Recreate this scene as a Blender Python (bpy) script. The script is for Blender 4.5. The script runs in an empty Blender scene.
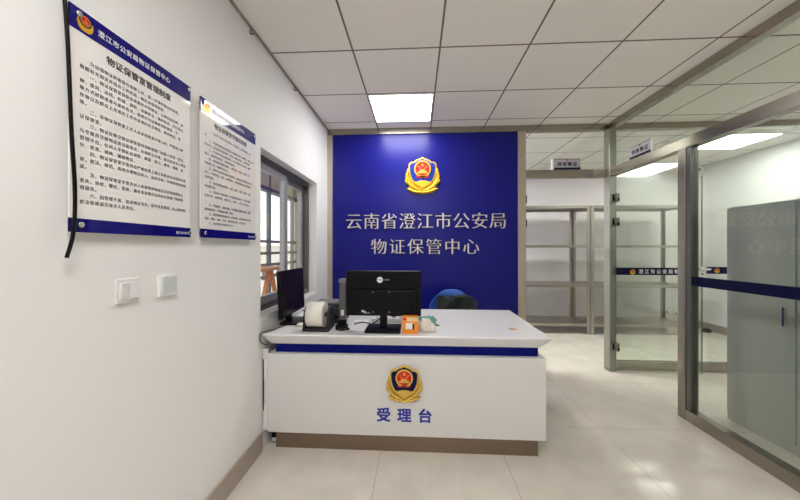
import bpy, bmesh, math, random
from mathutils import Matrix, Vector
random.seed(7)
S = bpy.context.scene
COL = S.collection
PI = math.pi

# ------------------------------------------------------------------ materials
def lin(r, g, b):
    f = lambda v: (v / 255 / 12.92) if v / 255 <= 0.04045 else ((v / 255 + 0.055) / 1.055) ** 2.4
    return (f(r), f(g), f(b), 1.0)

def mat(name, rgb, rough=0.5, metal=0.0, spec=0.5, coat=0.0, coat_rough=0.03, vary=0.0, vscale=8.0, bump=0.0, bscale=60.0, stretch=None, rvary=0.0):
    m = bpy.data.materials.new(name); m.use_nodes = True
    nt = m.node_tree; p = nt.nodes['Principled BSDF']
    p.inputs['Base Color'].default_value = rgb
    p.inputs['Roughness'].default_value = rough
    p.inputs['Metallic'].default_value = metal
    p.inputs['Specular IOR Level'].default_value = spec
    p.inputs['Coat Weight'].default_value = coat
    p.inputs['Coat Roughness'].default_value = coat_rough
    if vary or bump or rvary:
        tc = nt.nodes.new('ShaderNodeTexCoord'); mp = nt.nodes.new('ShaderNodeMapping')
        nt.links.new(tc.outputs['Object'], mp.inputs['Vector'])
        if stretch: mp.inputs['Scale'].default_value = stretch
    if vary or rvary:
        n = nt.nodes.new('ShaderNodeTexNoise'); n.inputs['Scale'].default_value = vscale; n.inputs['Detail'].default_value = 5
        nt.links.new(mp.outputs['Vector'], n.inputs['Vector'])
    if vary:
        mx = nt.nodes.new('ShaderNodeMix'); mx.data_type = 'RGBA'
        mx.inputs[6].default_value = tuple(c * (1 - vary) for c in rgb[:3]) + (1,)
        mx.inputs[7].default_value = tuple(min(1, c * (1 + vary)) for c in rgb[:3]) + (1,)
        nt.links.new(n.outputs['Fac'], mx.inputs[0]); nt.links.new(mx.outputs[2], p.inputs['Base Color'])
    if rvary:
        mr = nt.nodes.new('ShaderNodeMapRange')
        mr.inputs['To Min'].default_value = rough - rvary; mr.inputs['To Max'].default_value = rough + rvary
        nt.links.new(n.outputs['Fac'], mr.inputs['Value']); nt.links.new(mr.outputs['Result'], p.inputs['Roughness'])
    if bump:
        nb = nt.nodes.new('ShaderNodeTexNoise'); nb.inputs['Scale'].default_value = bscale; nb.inputs['Detail'].default_value = 4
        nt.links.new(mp.outputs['Vector'], nb.inputs['Vector'])
        b = nt.nodes.new('ShaderNodeBump'); b.inputs['Strength'].default_value = bump; b.inputs['Distance'].default_value = 0.01
        nt.links.new(nb.outputs['Fac'], b.inputs['Height']); nt.links.new(b.outputs['Normal'], p.inputs['Normal'])
    return m

def emit(name, rgb, strength):
    m = bpy.data.materials.new(name); m.use_nodes = True
    nt = m.node_tree; nt.nodes.clear()
    e = nt.nodes.new('ShaderNodeEmission'); o = nt.nodes.new('ShaderNodeOutputMaterial')
    e.inputs['Color'].default_value = rgb; e.inputs['Strength'].default_value = strength
    nt.links.new(e.outputs[0], o.inputs[0])
    return m

def glass(name, tint, base=0.045, rough=0.0):
    # thin architectural glass: clear transmission with a Schlick reflection
    m = bpy.data.materials.new(name); m.use_nodes = True
    nt = m.node_tree; nt.nodes.clear()
    o = nt.nodes.new('ShaderNodeOutputMaterial'); mx = nt.nodes.new('ShaderNodeMixShader')
    t = nt.nodes.new('ShaderNodeBsdfTransparent'); t.inputs[0].default_value = tint
    g = nt.nodes.new('ShaderNodeBsdfGlossy'); g.inputs['Roughness'].default_value = rough; g.inputs['Color'].default_value = (1, 1, 1, 1)
    lw = nt.nodes.new('ShaderNodeLayerWeight'); lw.inputs['Blend'].default_value = 0.5
    pw = nt.nodes.new('ShaderNodeMath'); pw.operation = 'POWER'; pw.inputs[1].default_value = 5
    ma = nt.nodes.new('ShaderNodeMath'); ma.operation = 'MULTIPLY_ADD'; ma.inputs[1].default_value = 1 - base; ma.inputs[2].default_value = base
    nt.links.new(lw.outputs['Facing'], pw.inputs[0]); nt.links.new(pw.outputs[0], ma.inputs[0]); nt.links.new(ma.outputs[0], mx.inputs[0])
    nt.links.new(t.outputs[0], mx.inputs[1]); nt.links.new(g.outputs[0], mx.inputs[2]); nt.links.new(mx.outputs[0], o.inputs[0])
    return m

def grid_lines(m, x0, y0, px, py, w, line_rgb):
    """thin joint lines on a horizontal surface, mixed over its base colour"""
    nt = m.node_tree; p = nt.nodes['Principled BSDF']
    tc = nt.nodes.new('ShaderNodeTexCoord'); sp = nt.nodes.new('ShaderNodeSeparateXYZ')
    nt.links.new(tc.outputs['Object'], sp.inputs[0])
    outs = []
    for ax, o, q in (('X', x0, px), ('Y', y0, py)):
        a = nt.nodes.new('ShaderNodeMath'); a.operation = 'SUBTRACT'; a.inputs[1].default_value = o
        b = nt.nodes.new('ShaderNodeMath'); b.operation = 'PINGPONG'; b.inputs[1].default_value = q / 2
        c = nt.nodes.new('ShaderNodeMath'); c.operation = 'LESS_THAN'; c.inputs[1].default_value = w / 2
        nt.links.new(sp.outputs[ax], a.inputs[0]); nt.links.new(a.outputs[0], b.inputs[0]); nt.links.new(b.outputs[0], c.inputs[0])
        outs.append(c.outputs[0])
    mxm = nt.nodes.new('ShaderNodeMath'); mxm.operation = 'MAXIMUM'
    nt.links.new(outs[0], mxm.inputs[0]); nt.links.new(outs[1], mxm.inputs[1])
    mx = nt.nodes.new('ShaderNodeMix'); mx.data_type = 'RGBA'
    old = p.inputs['Base Color'].links[0].from_socket if p.inputs['Base Color'].links else None
    if old: nt.links.new(old, mx.inputs[6])
    else: mx.inputs[6].default_value = p.inputs['Base Color'].default_value
    mx.inputs[7].default_value = line_rgb
    nt.links.new(mxm.outputs[0], mx.inputs[0]); nt.links.new(mx.outputs[2], p.inputs['Base Color'])

M = {}
M['wall'] = mat('white_paint', (0.80, 0.79, 0.785, 1), 0.62, spec=0.3, bump=0.03, bscale=90)
M['ceiling'] = mat('mineral_tile', (0.87, 0.835, 0.79, 1), 0.8, spec=0.2, vary=0.02, vscale=3)
grid_lines(M['ceiling'], -0.44, 0.30, 0.6, 0.6, 0.013, (0.20, 0.165, 0.14, 1))
M['floor'] = mat('polished_stone_tile', (0.70, 0.65, 0.58, 1), 0.075, spec=0.45, vary=0.16, vscale=5, rvary=0.025)
grid_lines(M['floor'], -0.239, 2.36, 0.8, 0.8, 0.004, (0.46, 0.41, 0.36, 1))
M['base_tile'] = mat('beige_skirting_tile', (0.38, 0.32, 0.27, 1), 0.35, vary=0.08, vscale=14)
M['steel'] = mat('brushed_steel', (0.31, 0.275, 0.24, 1), 0.24, metal=1.0, vary=0.06, vscale=5, rvary=0.05, stretch=(6, 6, 0.6))
M['steel_lit'] = mat('brushed_steel_lit', (0.60, 0.53, 0.45, 1), 0.3, metal=1.0, vary=0.05, vscale=5, rvary=0.05, stretch=(6, 6, 0.6))  # same steel, lighter: strong light on the two posts put into the colour
M['steel_h'] = mat('brushed_steel_level', (0.38, 0.35, 0.295, 1), 0.24, metal=1.0, vary=0.06, vscale=5, rvary=0.05, stretch=(0.6, 0.6, 6))
M['shelf'] = mat('shelf_steel', (0.44, 0.41, 0.365, 1), 0.30, metal=1.0, vary=0.05, vscale=4)
M['chrome'] = mat('polished_metal', (0.75, 0.74, 0.72, 1), 0.12, metal=1.0)
M['hinge_steel'] = mat('hinge_steel', (0.22, 0.21, 0.19, 1), 0.3, metal=0.9)
M['blue'] = mat('blue_lacquer', (0.008, 0.009, 0.185, 1), 0.27, spec=0.22, coat=0.0, coat_rough=0.18)
M['strip_blue'] = mat('blue_glossy_strip', (0.001, 0.004, 0.14, 1), 0.25, spec=0.1)
M['sign_blue'] = mat('blue_acrylic', (0.005, 0.003, 0.15, 1), 0.4, spec=0.05, coat=0.5, coat_rough=0.01)
M['sign_white'] = mat('white_acrylic', (0.80, 0.77, 0.755, 1), 0.5, spec=0.3, coat=0.75, coat_rough=0.01)
M['ink'] = mat('black_ink', (0.045, 0.042, 0.045, 1), 0.5, coat=0.75, coat_rough=0.01)
M['dark_ink'] = mat('flat_dark_ink', (0.012, 0.012, 0.03, 1), 0.6, spec=0.2)
M['white_ink'] = mat('white_ink', (0.78, 0.78, 0.82, 1), 0.5)
M['blue_ink'] = mat('blue_vinyl', (0.01, 0.022, 0.34, 1), 0.35)
M['silver'] = mat('silver_letter', (0.66, 0.62, 0.58, 1), 0.35, metal=0.4, vary=0.10, vscale=14)
M['gold'] = mat('gold_relief', (0.80, 0.46, 0.025, 1), 0.3, metal=0.5, spec=0.5)
M['gold_pale'] = mat('gold_relief_soft', (0.70, 0.47, 0.10, 1), 0.3, metal=0.6, spec=0.5)
M['emblem_blue'] = mat('emblem_blue', (0.004, 0.03, 0.30, 1), 0.4, spec=0.2)
M['emblem_navy'] = mat('emblem_navy', (0.003, 0.006, 0.055, 1), 0.4, spec=0.15)
M['red'] = mat('emblem_red', (0.66, 0.010, 0.010, 1), 0.35, spec=0.3)
M['desk'] = mat('white_laminate', (0.69, 0.685, 0.68, 1), 0.35, spec=0.45)
M['counter'] = mat('white_solid_surface', (0.78, 0.78, 0.79, 1), 0.22, spec=0.5)
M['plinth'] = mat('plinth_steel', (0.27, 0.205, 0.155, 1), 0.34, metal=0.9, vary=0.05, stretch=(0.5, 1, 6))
M['black'] = mat('black_plastic', (0.004, 0.004, 0.005, 1), 0.45, spec=0.14)
M['black_gloss'] = mat('black_gloss_plastic', (0.004, 0.004, 0.005, 1), 0.3, spec=0.14)
M['screen'] = mat('dark_screen', (0.016, 0.010, 0.008, 1), 0.16, spec=0.18)  # brownish base: tint of the screen's reflections put into the colour
M['grey_black'] = mat('charcoal_plastic', (0.016, 0.017, 0.019, 1), 0.45, spec=0.3)
M['dark_grey'] = mat('dark_grey_plastic', (0.032, 0.034, 0.037, 1), 0.42, spec=0.3)
M['mid_grey'] = mat('grey_plastic', (0.17, 0.17, 0.175, 1), 0.4)
M['paper'] = mat('label_paper', (0.80, 0.765, 0.70, 1), 0.7)
M['white_plastic'] = mat('white_plastic', (0.80, 0.79, 0.78, 1), 0.35)
M['switch_plastic'] = mat('switch_plastic', (0.74, 0.725, 0.72, 1), 0.4)
M['grey_pad'] = mat('grey_pad', (0.60, 0.63, 0.64, 1), 0.4)
M['orange'] = mat('orange_card', (0.85, 0.27, 0.015, 1), 0.5)
M['cream'] = mat('cream_print', (0.80, 0.58, 0.32, 1), 0.5)
M['film_green'] = mat('green_film', (0.13, 0.33, 0.27, 1), 0.25, bump=0.6, bscale=40)
M['film_white'] = mat('white_film', (0.74, 0.67, 0.62, 1), 0.3, bump=0.7, bscale=45)
M['wood_cap'] = mat('wood_cap', (0.50, 0.30, 0.13, 1), 0.4)
M['chair_blue'] = mat('chair_blue', (0.03, 0.12, 0.52, 1), 0.4)
M['jacket'] = mat('jacket_cloth', (0.022, 0.028, 0.026, 1), 0.75, vary=0.35, vscale=18, bump=0.4, bscale=50)
M['alu_outer'] = mat('outer_aluminium', (0.17, 0.18, 0.18, 1), 0.5)
M['alu'] = mat('grey_aluminium', (0.33, 0.325, 0.325, 1), 0.4, metal=0.3)
M['alu_dark'] = mat('dark_aluminium', (0.10, 0.098, 0.10, 1), 0.4, metal=0.3)
M['navy'] = mat('navy_decal', (0.004, 0.005, 0.035, 1), 0.45, spec=0.12)
M['sign_lilac'] = mat('lilac_plate', (0.50, 0.475, 0.55, 1), 0.35)
M['locker'] = mat('locker_steel', (0.42, 0.43, 0.40, 1), 0.4, vary=0.03)
M['wood'] = mat('orange_wood', (0.60, 0.24, 0.06, 1), 0.5, vary=0.3, vscale=6, stretch=(1, 8, 8))
M['beige'] = mat('beige_render', (0.62, 0.55, 0.45, 1), 0.8, vary=0.05)
M['outer'] = mat('pale_render', (0.70, 0.66, 0.58, 1), 0.85, vary=0.06, vscale=1.5)
M['balcony'] = mat('balcony_tile', (0.50, 0.46, 0.40, 1), 0.6)
M['glass'] = glass('clear_glass', (0.93, 0.955, 0.93, 1), 0.05)
M['glass_win'] = glass('window_glass', (0.96, 0.97, 0.97, 1), 0.04)
M['glass_edge'] = mat('glass_edge_green', (0.10, 0.22, 0.20, 1), 0.1)
LAMP = 16.0
M['lamp'] = emit('panel_light', (1.0, 0.98, 0.96, 1), LAMP)
M['lamp_soft'] = emit('panel_light_soft', (1.0, 0.985, 0.94, 1), 1.3)
M['lamp_front'] = emit('panel_light_front', (1.0, 0.98, 0.96, 1), LAMP * 0.8)
M['lamp_side'] = emit('panel_light_side', (1.0, 0.985, 0.94, 1), LAMP * 0.9)
M['lamp_rear_fill'] = emit('rear_fill_light', (1.0, 0.985, 0.94, 1), LAMP * 3.4)  # extra-strong glow for the added rear fill lamp

# ------------------------------------------------------------------ mesh helpers
class MB:
    def __init__(self): self.bm = bmesh.new(); self.mi = 0
    def _after(self, n0, M4=None, verts=None):
        pass
    def box(self, x0, x1, y0, y1, z0, z1, bev=0.0, seg=2, mi=None, M4=None):
        b = bmesh.new()
        r = bmesh.ops.create_cube(b, size=1.0)
        bmesh.ops.scale(b, vec=(abs(x1 - x0), abs(y1 - y0), abs(z1 - z0)), verts=b.verts)
        bmesh.ops.translate(b, vec=((x0 + x1) / 2, (y0 + y1) / 2, (z0 + z1) / 2), verts=b.verts)
        if bev: bmesh.ops.bevel(b, geom=b.edges[:], offset=bev, segments=seg, affect='EDGES', profile=0.5)
        self.merge(b, mi, M4); return self
    def merge(self, b, mi=None, M4=None):
        if M4 is not None: b.transform(M4)
        k = self.mi if mi is None else mi
        mp = {}
        for v in b.verts: mp[v] = self.bm.verts.new(v.co)
        for f in b.faces:
            try:
                nf = self.bm.faces.new([mp[v] for v in f.verts]); nf.material_index = k if k is not None else f.material_index; nf.smooth = f.smooth
            except ValueError: pass
        b.free()
    def prism(self, pts, y0, y1, bev=0.0, mi=None, M4=None):
        """polygon in x,z extruded from y0 (front, nearest the viewer at -y) to y1"""
        b = bmesh.new()
        vs = [b.verts.new((x, y1, z)) for x, z in pts]
        f = b.faces.new(vs)
        r = bmesh.ops.extrude_face_region(b, geom=[f])
        nv = [g for g in r['geom'] if isinstance(g, bmesh.types.BMVert)]
        bmesh.ops.translate(b, vec=(0, y0 - y1, 0), verts=nv)
        bmesh.ops.recalc_face_normals(b, faces=b.faces)
        if bev:
            ed = [e for e in b.edges if all(abs(v.co.y - y0) < 1e-7 for v in e.verts)]
            bmesh.ops.bevel(b, geom=ed, offset=bev, segments=2, affect='EDGES', profile=0.5)
        bmesh.ops.triangulate(b, faces=[f for f in b.faces if len(f.verts) > 4])
        self.merge(b, mi, M4); return self
    def cyl(self, c, axis, r, h, seg=24, r2=None, mi=None, M4=None, smooth=True, bev=0.0):
        """cylinder starting at c and running h along axis"""
        b = bmesh.new()
        bmesh.ops.create_cone(b, cap_ends=True, segments=seg, radius1=r, radius2=r if r2 is None else r2, depth=h)
        bmesh.ops.translate(b, vec=(0, 0, h / 2), verts=b.verts)
        if bev:
            ed = [e for e in b.edges if abs(e.verts[0].co.z - e.verts[1].co.z) < 1e-7]
            bmesh.ops.bevel(b, geom=ed, offset=bev, segments=2, affect='EDGES', profile=0.5)
        q = Vector((0, 0, 1)).rotation_difference(Vector(axis).normalized()).to_matrix().to_4x4()
        b.transform(Matrix.Translation(c) @ q)
        if smooth:
            for f in b.faces: f.smooth = len(f.verts) == 4
        self.merge(b, mi, M4); return self
    def ring(self, c, axis, ro, ri, h, seg=40, mi=None, M4=None):
        b = bmesh.new(); L = []
        for k in range(seg):
            a = 2 * PI * k / seg; ca, sa = math.cos(a), math.sin(a)
            L.append([b.verts.new((ro * ca, ro * sa, 0)), b.verts.new((ro * ca, ro * sa, h)), b.verts.new((ri * ca, ri * sa, h)), b.verts.new((ri * ca, ri * sa, 0))])
        for k in range(seg):
            A, B = L[k], L[(k + 1) % seg]
            for j in range(4):
                f = b.faces.new((A[j], B[j], B[(j + 1) % 4], A[(j + 1) % 4])); f.smooth = j in (0, 2)
        bmesh.ops.recalc_face_normals(b, faces=b.faces)
        q = Vector((0, 0, 1)).rotation_difference(Vector(axis).normalized()).to_matrix().to_4x4()
        b.transform(Matrix.Translation(c) @ q)
        self.merge(b, mi, M4); return self
    def ell(self, c, rx, ry, rz, rot=None, mi=None, M4=None, seg=14):
        b = bmesh.new(); bmesh.ops.create_uvsphere(b, u_segments=seg, v_segments=max(6, seg // 2), radius=1)
        for f in b.faces: f.smooth = True
        T = Matrix.Translation(c) @ (rot.to_4x4() if rot is not None else Matrix.Identity(4)) @ Matrix.Diagonal((rx, ry, rz, 1))
        b.transform(T); self.merge(b, mi, M4); return self
    def tube(self, pts, r, seg=8, mi=None, M4=None, smooth_n=0):
        P = [Vector(p) for p in pts]
        if smooth_n:
            Q = []
            for i in range(len(P) - 1):
                p0, p1, p2, p3 = P[max(i - 1, 0)], P[i], P[i + 1], P[min(i + 2, len(P) - 1)]
                for k in range(smooth_n):
                    t = k / smooth_n
                    Q.append(0.5 * ((2 * p1) + (p2 - p0) * t + (2 * p0 - 5 * p1 + 4 * p2 - p3) * t * t + (-p0 + 3 * p1 - 3 * p2 + p3) * t ** 3))
            Q.append(P[-1]); P = Q
        b = bmesh.new(); rings = []; up = None
        for i, p in enumerate(P):
            d = (P[min(i + 1, len(P) - 1)] - P[max(i - 1, 0)]).normalized()
            if up is None:
                up = Vector((0, 0, 1)) if abs(d.z) < 0.9 else Vector((1, 0, 0))
            n = (up - d * up.dot(d)).normalized(); up = n; t = d.cross(n)
            rings.append([b.verts.new(p + (n * math.cos(2 * PI * k / seg) + t * math.sin(2 * PI * k / seg)) * r) for k in range(seg)])
        for i in range(len(rings) - 1):
            for k in range(seg):
                f = b.faces.new((rings[i][k], rings[i][(k + 1) % seg], rings[i + 1][(k + 1) % seg], rings[i + 1][k])); f.smooth = True
        b.faces.new(rings[0][::-1]); b.faces.new(rings[-1])
        bmesh.ops.recalc_face_normals(b, faces=b.faces)
        self.merge(b, mi, M4); return self
    def beam(self, p, q, w, d, mi=None, M4=None):
        """square bar from p to q"""
        p, q = Vector(p), Vector(q); h = (q - p).length
        b = bmesh.new(); bmesh.ops.create_cube(b, size=1.0)
        bmesh.ops.scale(b, vec=(w, d, h), verts=b.verts); bmesh.ops.translate(b, vec=(0, 0, h / 2), verts=b.verts)
        b.transform(Matrix.Translation(p) @ (q - p).to_track_quat('Z', 'Y').to_matrix().to_4x4())
        self.merge(b, mi, M4); return self
    def text(self, body, size, M4, extrude=0.0, bold=0.0, pitch=None, center=True, mi=None, shifts=None, thin=0.0):
        """lettering; local x right, y up, facing +z, then M4"""
        adv = (pitch or size)
        for i, ch in enumerate(body):
            if ch in ' \u3000': continue
            me = glyph(ch, extrude / size, thin)
            x = (i - (len(body) - 1) / 2) * adv if center else i * adv + size / 2
            for kz, (s, t) in enumerate(shifts or (((-bold, -bold), (bold, -bold), (-bold, bold), (bold, bold)) if bold else ((0, 0),))):
                b = bmesh.new(); b.from_mesh(me)
                bmesh.ops.translate(b, vec=(-0.5 + s, -0.38 + t, kz * 0.00012 / size), verts=b.verts)
                b.transform(M4 @ Matrix.Translation((x, 0, 0)) @ Matrix.Scale(size, 4))
                self.merge(b, mi)
        return self

GL = {}
def glyph(ch, extrude=0.0, thin=0.0):
    k = (ch, round(extrude, 4), thin)
    if k in GL: return GL[k]
    c = bpy.data.curves.new('glyph', 'FONT'); c.body = ch; c.size = 1.0; c.extrude = extrude / 2; c.offset = -thin; c.resolution_u = 2
    o = bpy.data.objects.new('glyph', c); COL.objects.link(o)
    dg = bpy.context.evaluated_depsgraph_get(); dg.update()
    me = bpy.data.meshes.new_from_object(o.evaluated_get(dg))
    bpy.data.objects.remove(o); bpy.data.curves.remove(c)
    GL[k] = me
    return me

FRONT = Matrix.Rotation(PI / 2, 4, 'X')              # lettering on a face seen from -y
def wall_M(x, y, z, rz=0.0): return Matrix.Translation((x, y, z)) @ Matrix.Rotation(rz, 4, 'Z')
LEFTW, RIGHTW = PI / 2, -PI / 2                      # faces looking to +x / to -x

ROOT = {}
def tag(o, label=None, cat=None, group=None, kind=None):
    if label: o['label'] = label
    if cat: o['category'] = cat
    if group: o['group'] = group
    if kind: o['kind'] = kind
    return o
def thing(name, label, cat, loc=(0, 0, 0), rz=0.0, group=None, kind=None):
    o = bpy.data.objects.new(name, None); COL.objects.link(o); o.empty_display_size = 0.05
    o.location = loc; o.rotation_euler = (0, 0, rz); ROOT[o.name] = Vector(loc)
    return tag(o, label, cat, group, kind)
def obj(name, mb, m, parent=None, world=True, loc=None):
    """one mesh object; world=True: mb holds world coordinates, stored relative to the thing's base"""
    me = bpy.data.meshes.new(name)
    off = ROOT[parent.name] if parent is not None else Vector(loc or (0, 0, 0))
    if world: bmesh.ops.translate(mb.bm, vec=-off, verts=mb.bm.verts)
    bmesh.ops.recalc_face_normals(mb.bm, faces=mb.bm.faces) if not getattr(mb, 'keep', False) else None
    mb.bm.to_mesh(me); mb.bm.free()
    for k in (m if isinstance(m, (list, tuple)) else [m]): me.materials.append(M[k] if isinstance(k, str) else k)
    o = bpy.data.objects.new(name, me); COL.objects.link(o)
    if parent is not None: o.parent = parent; ROOT[o.name] = off
    else: o.location = off; ROOT[o.name] = off
    return o
def txt(name, body, size, M4, m, parent, world=True, **k):
    mb = MB(); mb.keep = True; mb.text(body, size, M4, **k)
    return obj(name, mb, m, parent, world)
def struct(name, mb, m, label=None, cat=None): return tag(obj(name, mb, m), label, cat, kind='structure')
B = lambda *a, **k: MB().box(*a, **k)

# ------------------------------------------------------------------ room shell
XL, XR, YF, YP, YB, HC = -1.024, 4.75, -3.0, 3.48, 5.74, 2.705
struct('floor', B(-1.3, XR + 0.2, YF - 0.2, YB + 0.2, -0.1, 0), 'floor')
struct('ceiling', B(-1.3, XR + 0.2, YF - 0.2, YB + 0.2, HC, HC + 0.1), 'ceiling')
WY0, WY1, WZ0, WZ1 = 1.967, 3.10, 0.89, 2.006
wl = MB()
wl.box(XL - 0.2, XL, YF, WY0, 0, HC).box(XL - 0.2, XL, WY1, YB, 0, HC).box(XL - 0.2, XL, WY0, WY1, 0, WZ0 - 0.05).box(XL - 0.2, XL, WY0, WY1, WZ1, HC)
struct('wall_left', wl, 'wall')
struct('wall_right', B(XR, XR + 0.15, YF, YB, 0, HC), 'wall')
struct('wall_rear', B(XL - 0.2, XR + 0.15, YB, YB + 0.15, 0, HC), 'wall')
struct('wall_front', B(XL - 0.2, XR + 0.15, YF - 0.15, YF, 0, HC), 'wall')
struct('baseboard_left', B(XL, XL + 0.012, YF, 1.975, 0, 0.125, bev=0.002), 'base_tile')
struct('baseboard_right', B(XR - 0.012, XR, YF, YB - 0.012, 0, 0.12, bev=0.002), 'base_tile')
struct('trim_1', B(XL, XL + 0.012, YF, YP - 0.02, HC - 0.012, HC), mat('ceiling_angle', (0.30, 0.26, 0.23, 1), 0.5))

# ------------------------------------------------------------------ window in the left wall
w = thing('window_1', 'grey aluminium sliding window in the white left wall', 'window', (XL - 0.12, 2.53, WZ0), kind='structure')
fx0, fx1 = -1.205, -1.104
fr = MB()
fr.box(fx0, fx1, WY0, WY0 + 0.035, WZ0, WZ1).box(fx0, fx1, WY1 - 0.03, WY1, WZ0, WZ1).box(fx0, fx1, WY0 + 0.035, WY1 - 0.03, WZ1 - 0.045, WZ1).box(fx0, fx1, WY0 + 0.035, WY1 - 0.03, WZ0, WZ0 + 0.04)
obj('window_frame', fr, 'alu_dark', w)
def sash(y0, y1, x0, x1, w, t):
    z0, z1 = WZ0 + 0.04, WZ1 - 0.045
    s = MB()
    s.box(x0, x1, y0, y0 + t, z0, z1, bev=0.004).box(x0, x1, y1 - t, y1, z0, z1, bev=0.004).box(x0, x1, y0 + t, y1 - t, z1 - 0.05, z1, bev=0.004).box(x0, x1, y0 + t, y1 - t, z0, z0 + 0.06, bev=0.004)
    o = obj('sash', s, 'alu', w)
    xc = (x0 + x1) / 2
    obj('pane', B(xc - 0.003, xc + 0.003, y0 + t - 0.005, y1 - t + 0.005, z0 + 0.055, z1 - 0.045), 'glass_win', o)
sash(WY0 + 0.036, 2.60, -1.148, -1.112, w, 0.07)
sash(2.62, WY1 - 0.031, -1.195, -1.158, w, 0.05)
obj('window_sill', B(fx1, -1.021, WY0 + 0.001, WY1 - 0.001, WZ0 - 0.05, WZ0 - 0.004, bev=0.004), 'desk', w)
# outside: glazed corridor beyond the window
struct('floor_outside', B(-2.5, XL - 0.2, 1.0, 5.8, -0.1, 0), 'balcony')
struct('ceiling_outside', B(-2.5, XL - 0.2, 1.0, 5.8, 2.6, 2.7), 'beige')
struct('wall_outside', B(-2.3, XL - 0.2, 5.67, 5.8, 0, 2.6), 'beige')
w2 = thing('window_2', 'grey gridded outer glazing across the corridor beyond the window', 'window', (-2.3, 3.8, 0), kind='structure')
g = MB()
for y in (1.97, 2.87, 3.77, 4.67, 5.57): g.box(-2.325, -2.275, y - 0.028, y + 0.028, 0.0, 2.6)
for z in (0.03, 0.9, 1.08, 1.26, 1.44): g.box(-2.33, -2.27, 1.0, 5.67, z - 0.02, z + 0.02)
obj('window_frame', g, 'alu_outer', w2)
obj('lintel', B(-2.36, -2.24, 1.0, 5.67, 2.21, 2.26), mat('dark_lintel', (0.07, 0.075, 0.09, 1), 0.5), w2)
obj('fascia', B(-2.32, -2.28, 1.0, 5.67, 2.26, 2.6), 'beige', w2)
h = thing('building', 'pale building seen through the window across the outer glazing', 'building', (-14, 12, -9))
bw = B(-17, -14, 2, 34, -9, 1.35)
obj('facade', bw, 'outer', h)
obj('roof', B(-17.2, -13.8, 1.8, 34.2, 1.35, 1.55), 'beige', h)
for i in range(10):
    for z in (-1.6, -4.6):
        obj('window', B(-14.0, -13.95, 4.0 + i * 2.9, 5.5 + i * 2.9, z, z + 1.5), 'alu_dark', h)

# wooden trestle outside the window
t = thing('trestle_table', 'orange wooden trestle table seen through the left window', 'table', (-1.64, 3.14, 0))
obj('tabletop', B(-1.80, -1.48, 2.86, 3.42, 1.108, 1.135, bev=0.005), 'wood', t)
for x in (-1.76, -1.53):
    for sy in (-1, 1):
        obj('leg', MB().beam((x, 3.13 + sy * 0.02, 1.108), (x, 3.13 + sy * 0.46, 0.0), 0.035, 0.035), 'wood', t)
for sy in (-1, 1): obj('stretcher', MB().beam((-1.76, 3.13 + sy * 0.30, 0.40), (-1.53, 3.13 + sy * 0.30, 0.40), 0.03, 0.03), 'wood', t)

# ------------------------------------------------------------------ lamps
def lamp(x, y, label, group='square ceiling panel lights', glow='lamp'):
    t = thing('ceiling_light', label, 'ceiling light', (x, y, HC), group=None)
    f = MB(); a = 0.295
    f.box(x - a, x + a, y - a, y - a + 0.014, HC - 0.010, HC).box(x - a, x + a, y + a - 0.014, y + a, HC - 0.010, HC)
    f.box(x - a, x - a + 0.014, y - a + 0.014, y + a - 0.014, HC - 0.010, HC).box(x + a - 0.014, x + a, y - a + 0.014, y + a - 0.014, HC - 0.010, HC)
    obj('frame', f, 'white_plastic', t)
    obj('diffuser', B(x - a + 0.014, x + a - 0.014, y - a + 0.014, y + a - 0.014, HC - 0.007, HC - 0.001), glow, t)
    t['group'] = group
lamp(-0.14, 3.0, 'square white panel light in the ceiling above the blue wall', glow='lamp_front')
lamp(-0.14, 0.0, 'square panel light in the ceiling above the standpoint')
lamp(0.46, -1.8, 'square panel light in the ceiling behind the standpoint')
lamp(4.06, 5.41, 'square panel light in the back room ceiling, farthest, above the shelves', glow='lamp_soft')
lamp(4.06, 4.16, 'square panel light in the side room ceiling beside the small camera', glow='lamp_side')
lamp(4.06, 1.2, 'square panel light in the side room ceiling above the grey cabinet', glow='lamp_side')
lamp(0.46, 3.98, 'added fill light hidden in the back room ceiling behind the blue wall', glow='lamp_rear_fill')  # unseen lamp, added to brighten the wall behind the shelves

# ------------------------------------------------------------------ glazed steel partitions
p = thing('wall_partition_back', 'stainless steel framed glass partition along the back beside the blue wall', 'partition', (0, YP, 0), kind='structure')
y0, y1 = YP - 0.005, YP + 0.065
bz0, tz0, tz1 = 2.635, 2.118, 2.204
obj('ceiling_beam', B(XL, 4.75, y0, y1, bz0, HC, bev=0.003), 'steel_h', p)
obj('post', B(XL, -0.962, y0, y1, 0, bz0, bev=0.003), 'steel_lit', p)
obj('post', B(1.127, 1.212, y0 - 0.004, y1, 0, bz0, bev=0.003), 'steel_lit', p)
obj('post', B(2.088, 2.160, 3.44, y1, 0, bz0, bev=0.003), mat('steel_reflecting', (0.33, 0.34, 0.295, 1), 0.36, metal=0.9), p)  # corner post steel, with the room it reflects put into its tone
obj('transom', B(1.212, 2.088, y0, y1, tz0, tz1, bev=0.003), 'steel_h', p)
obj('bottom_rail', B(2.160, 4.75, y0 + 0.01, y1, 0, 0.098, bev=0.003), 'steel_h', p)
yg = YP + 0.03
obj('transom_pane', B(1.212, 2.088, yg - 0.005, yg + 0.005, tz1, bz0), 'glass', p)
obj('glass_pane', B(2.160, 3.050, yg - 0.005, yg + 0.005, 0.098, bz0), 'glass', p)
gp2 = obj('glass_pane', B(3.054, 4.75, yg - 0.005, yg + 0.005, 0.098, bz0), 'glass', p)

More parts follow.
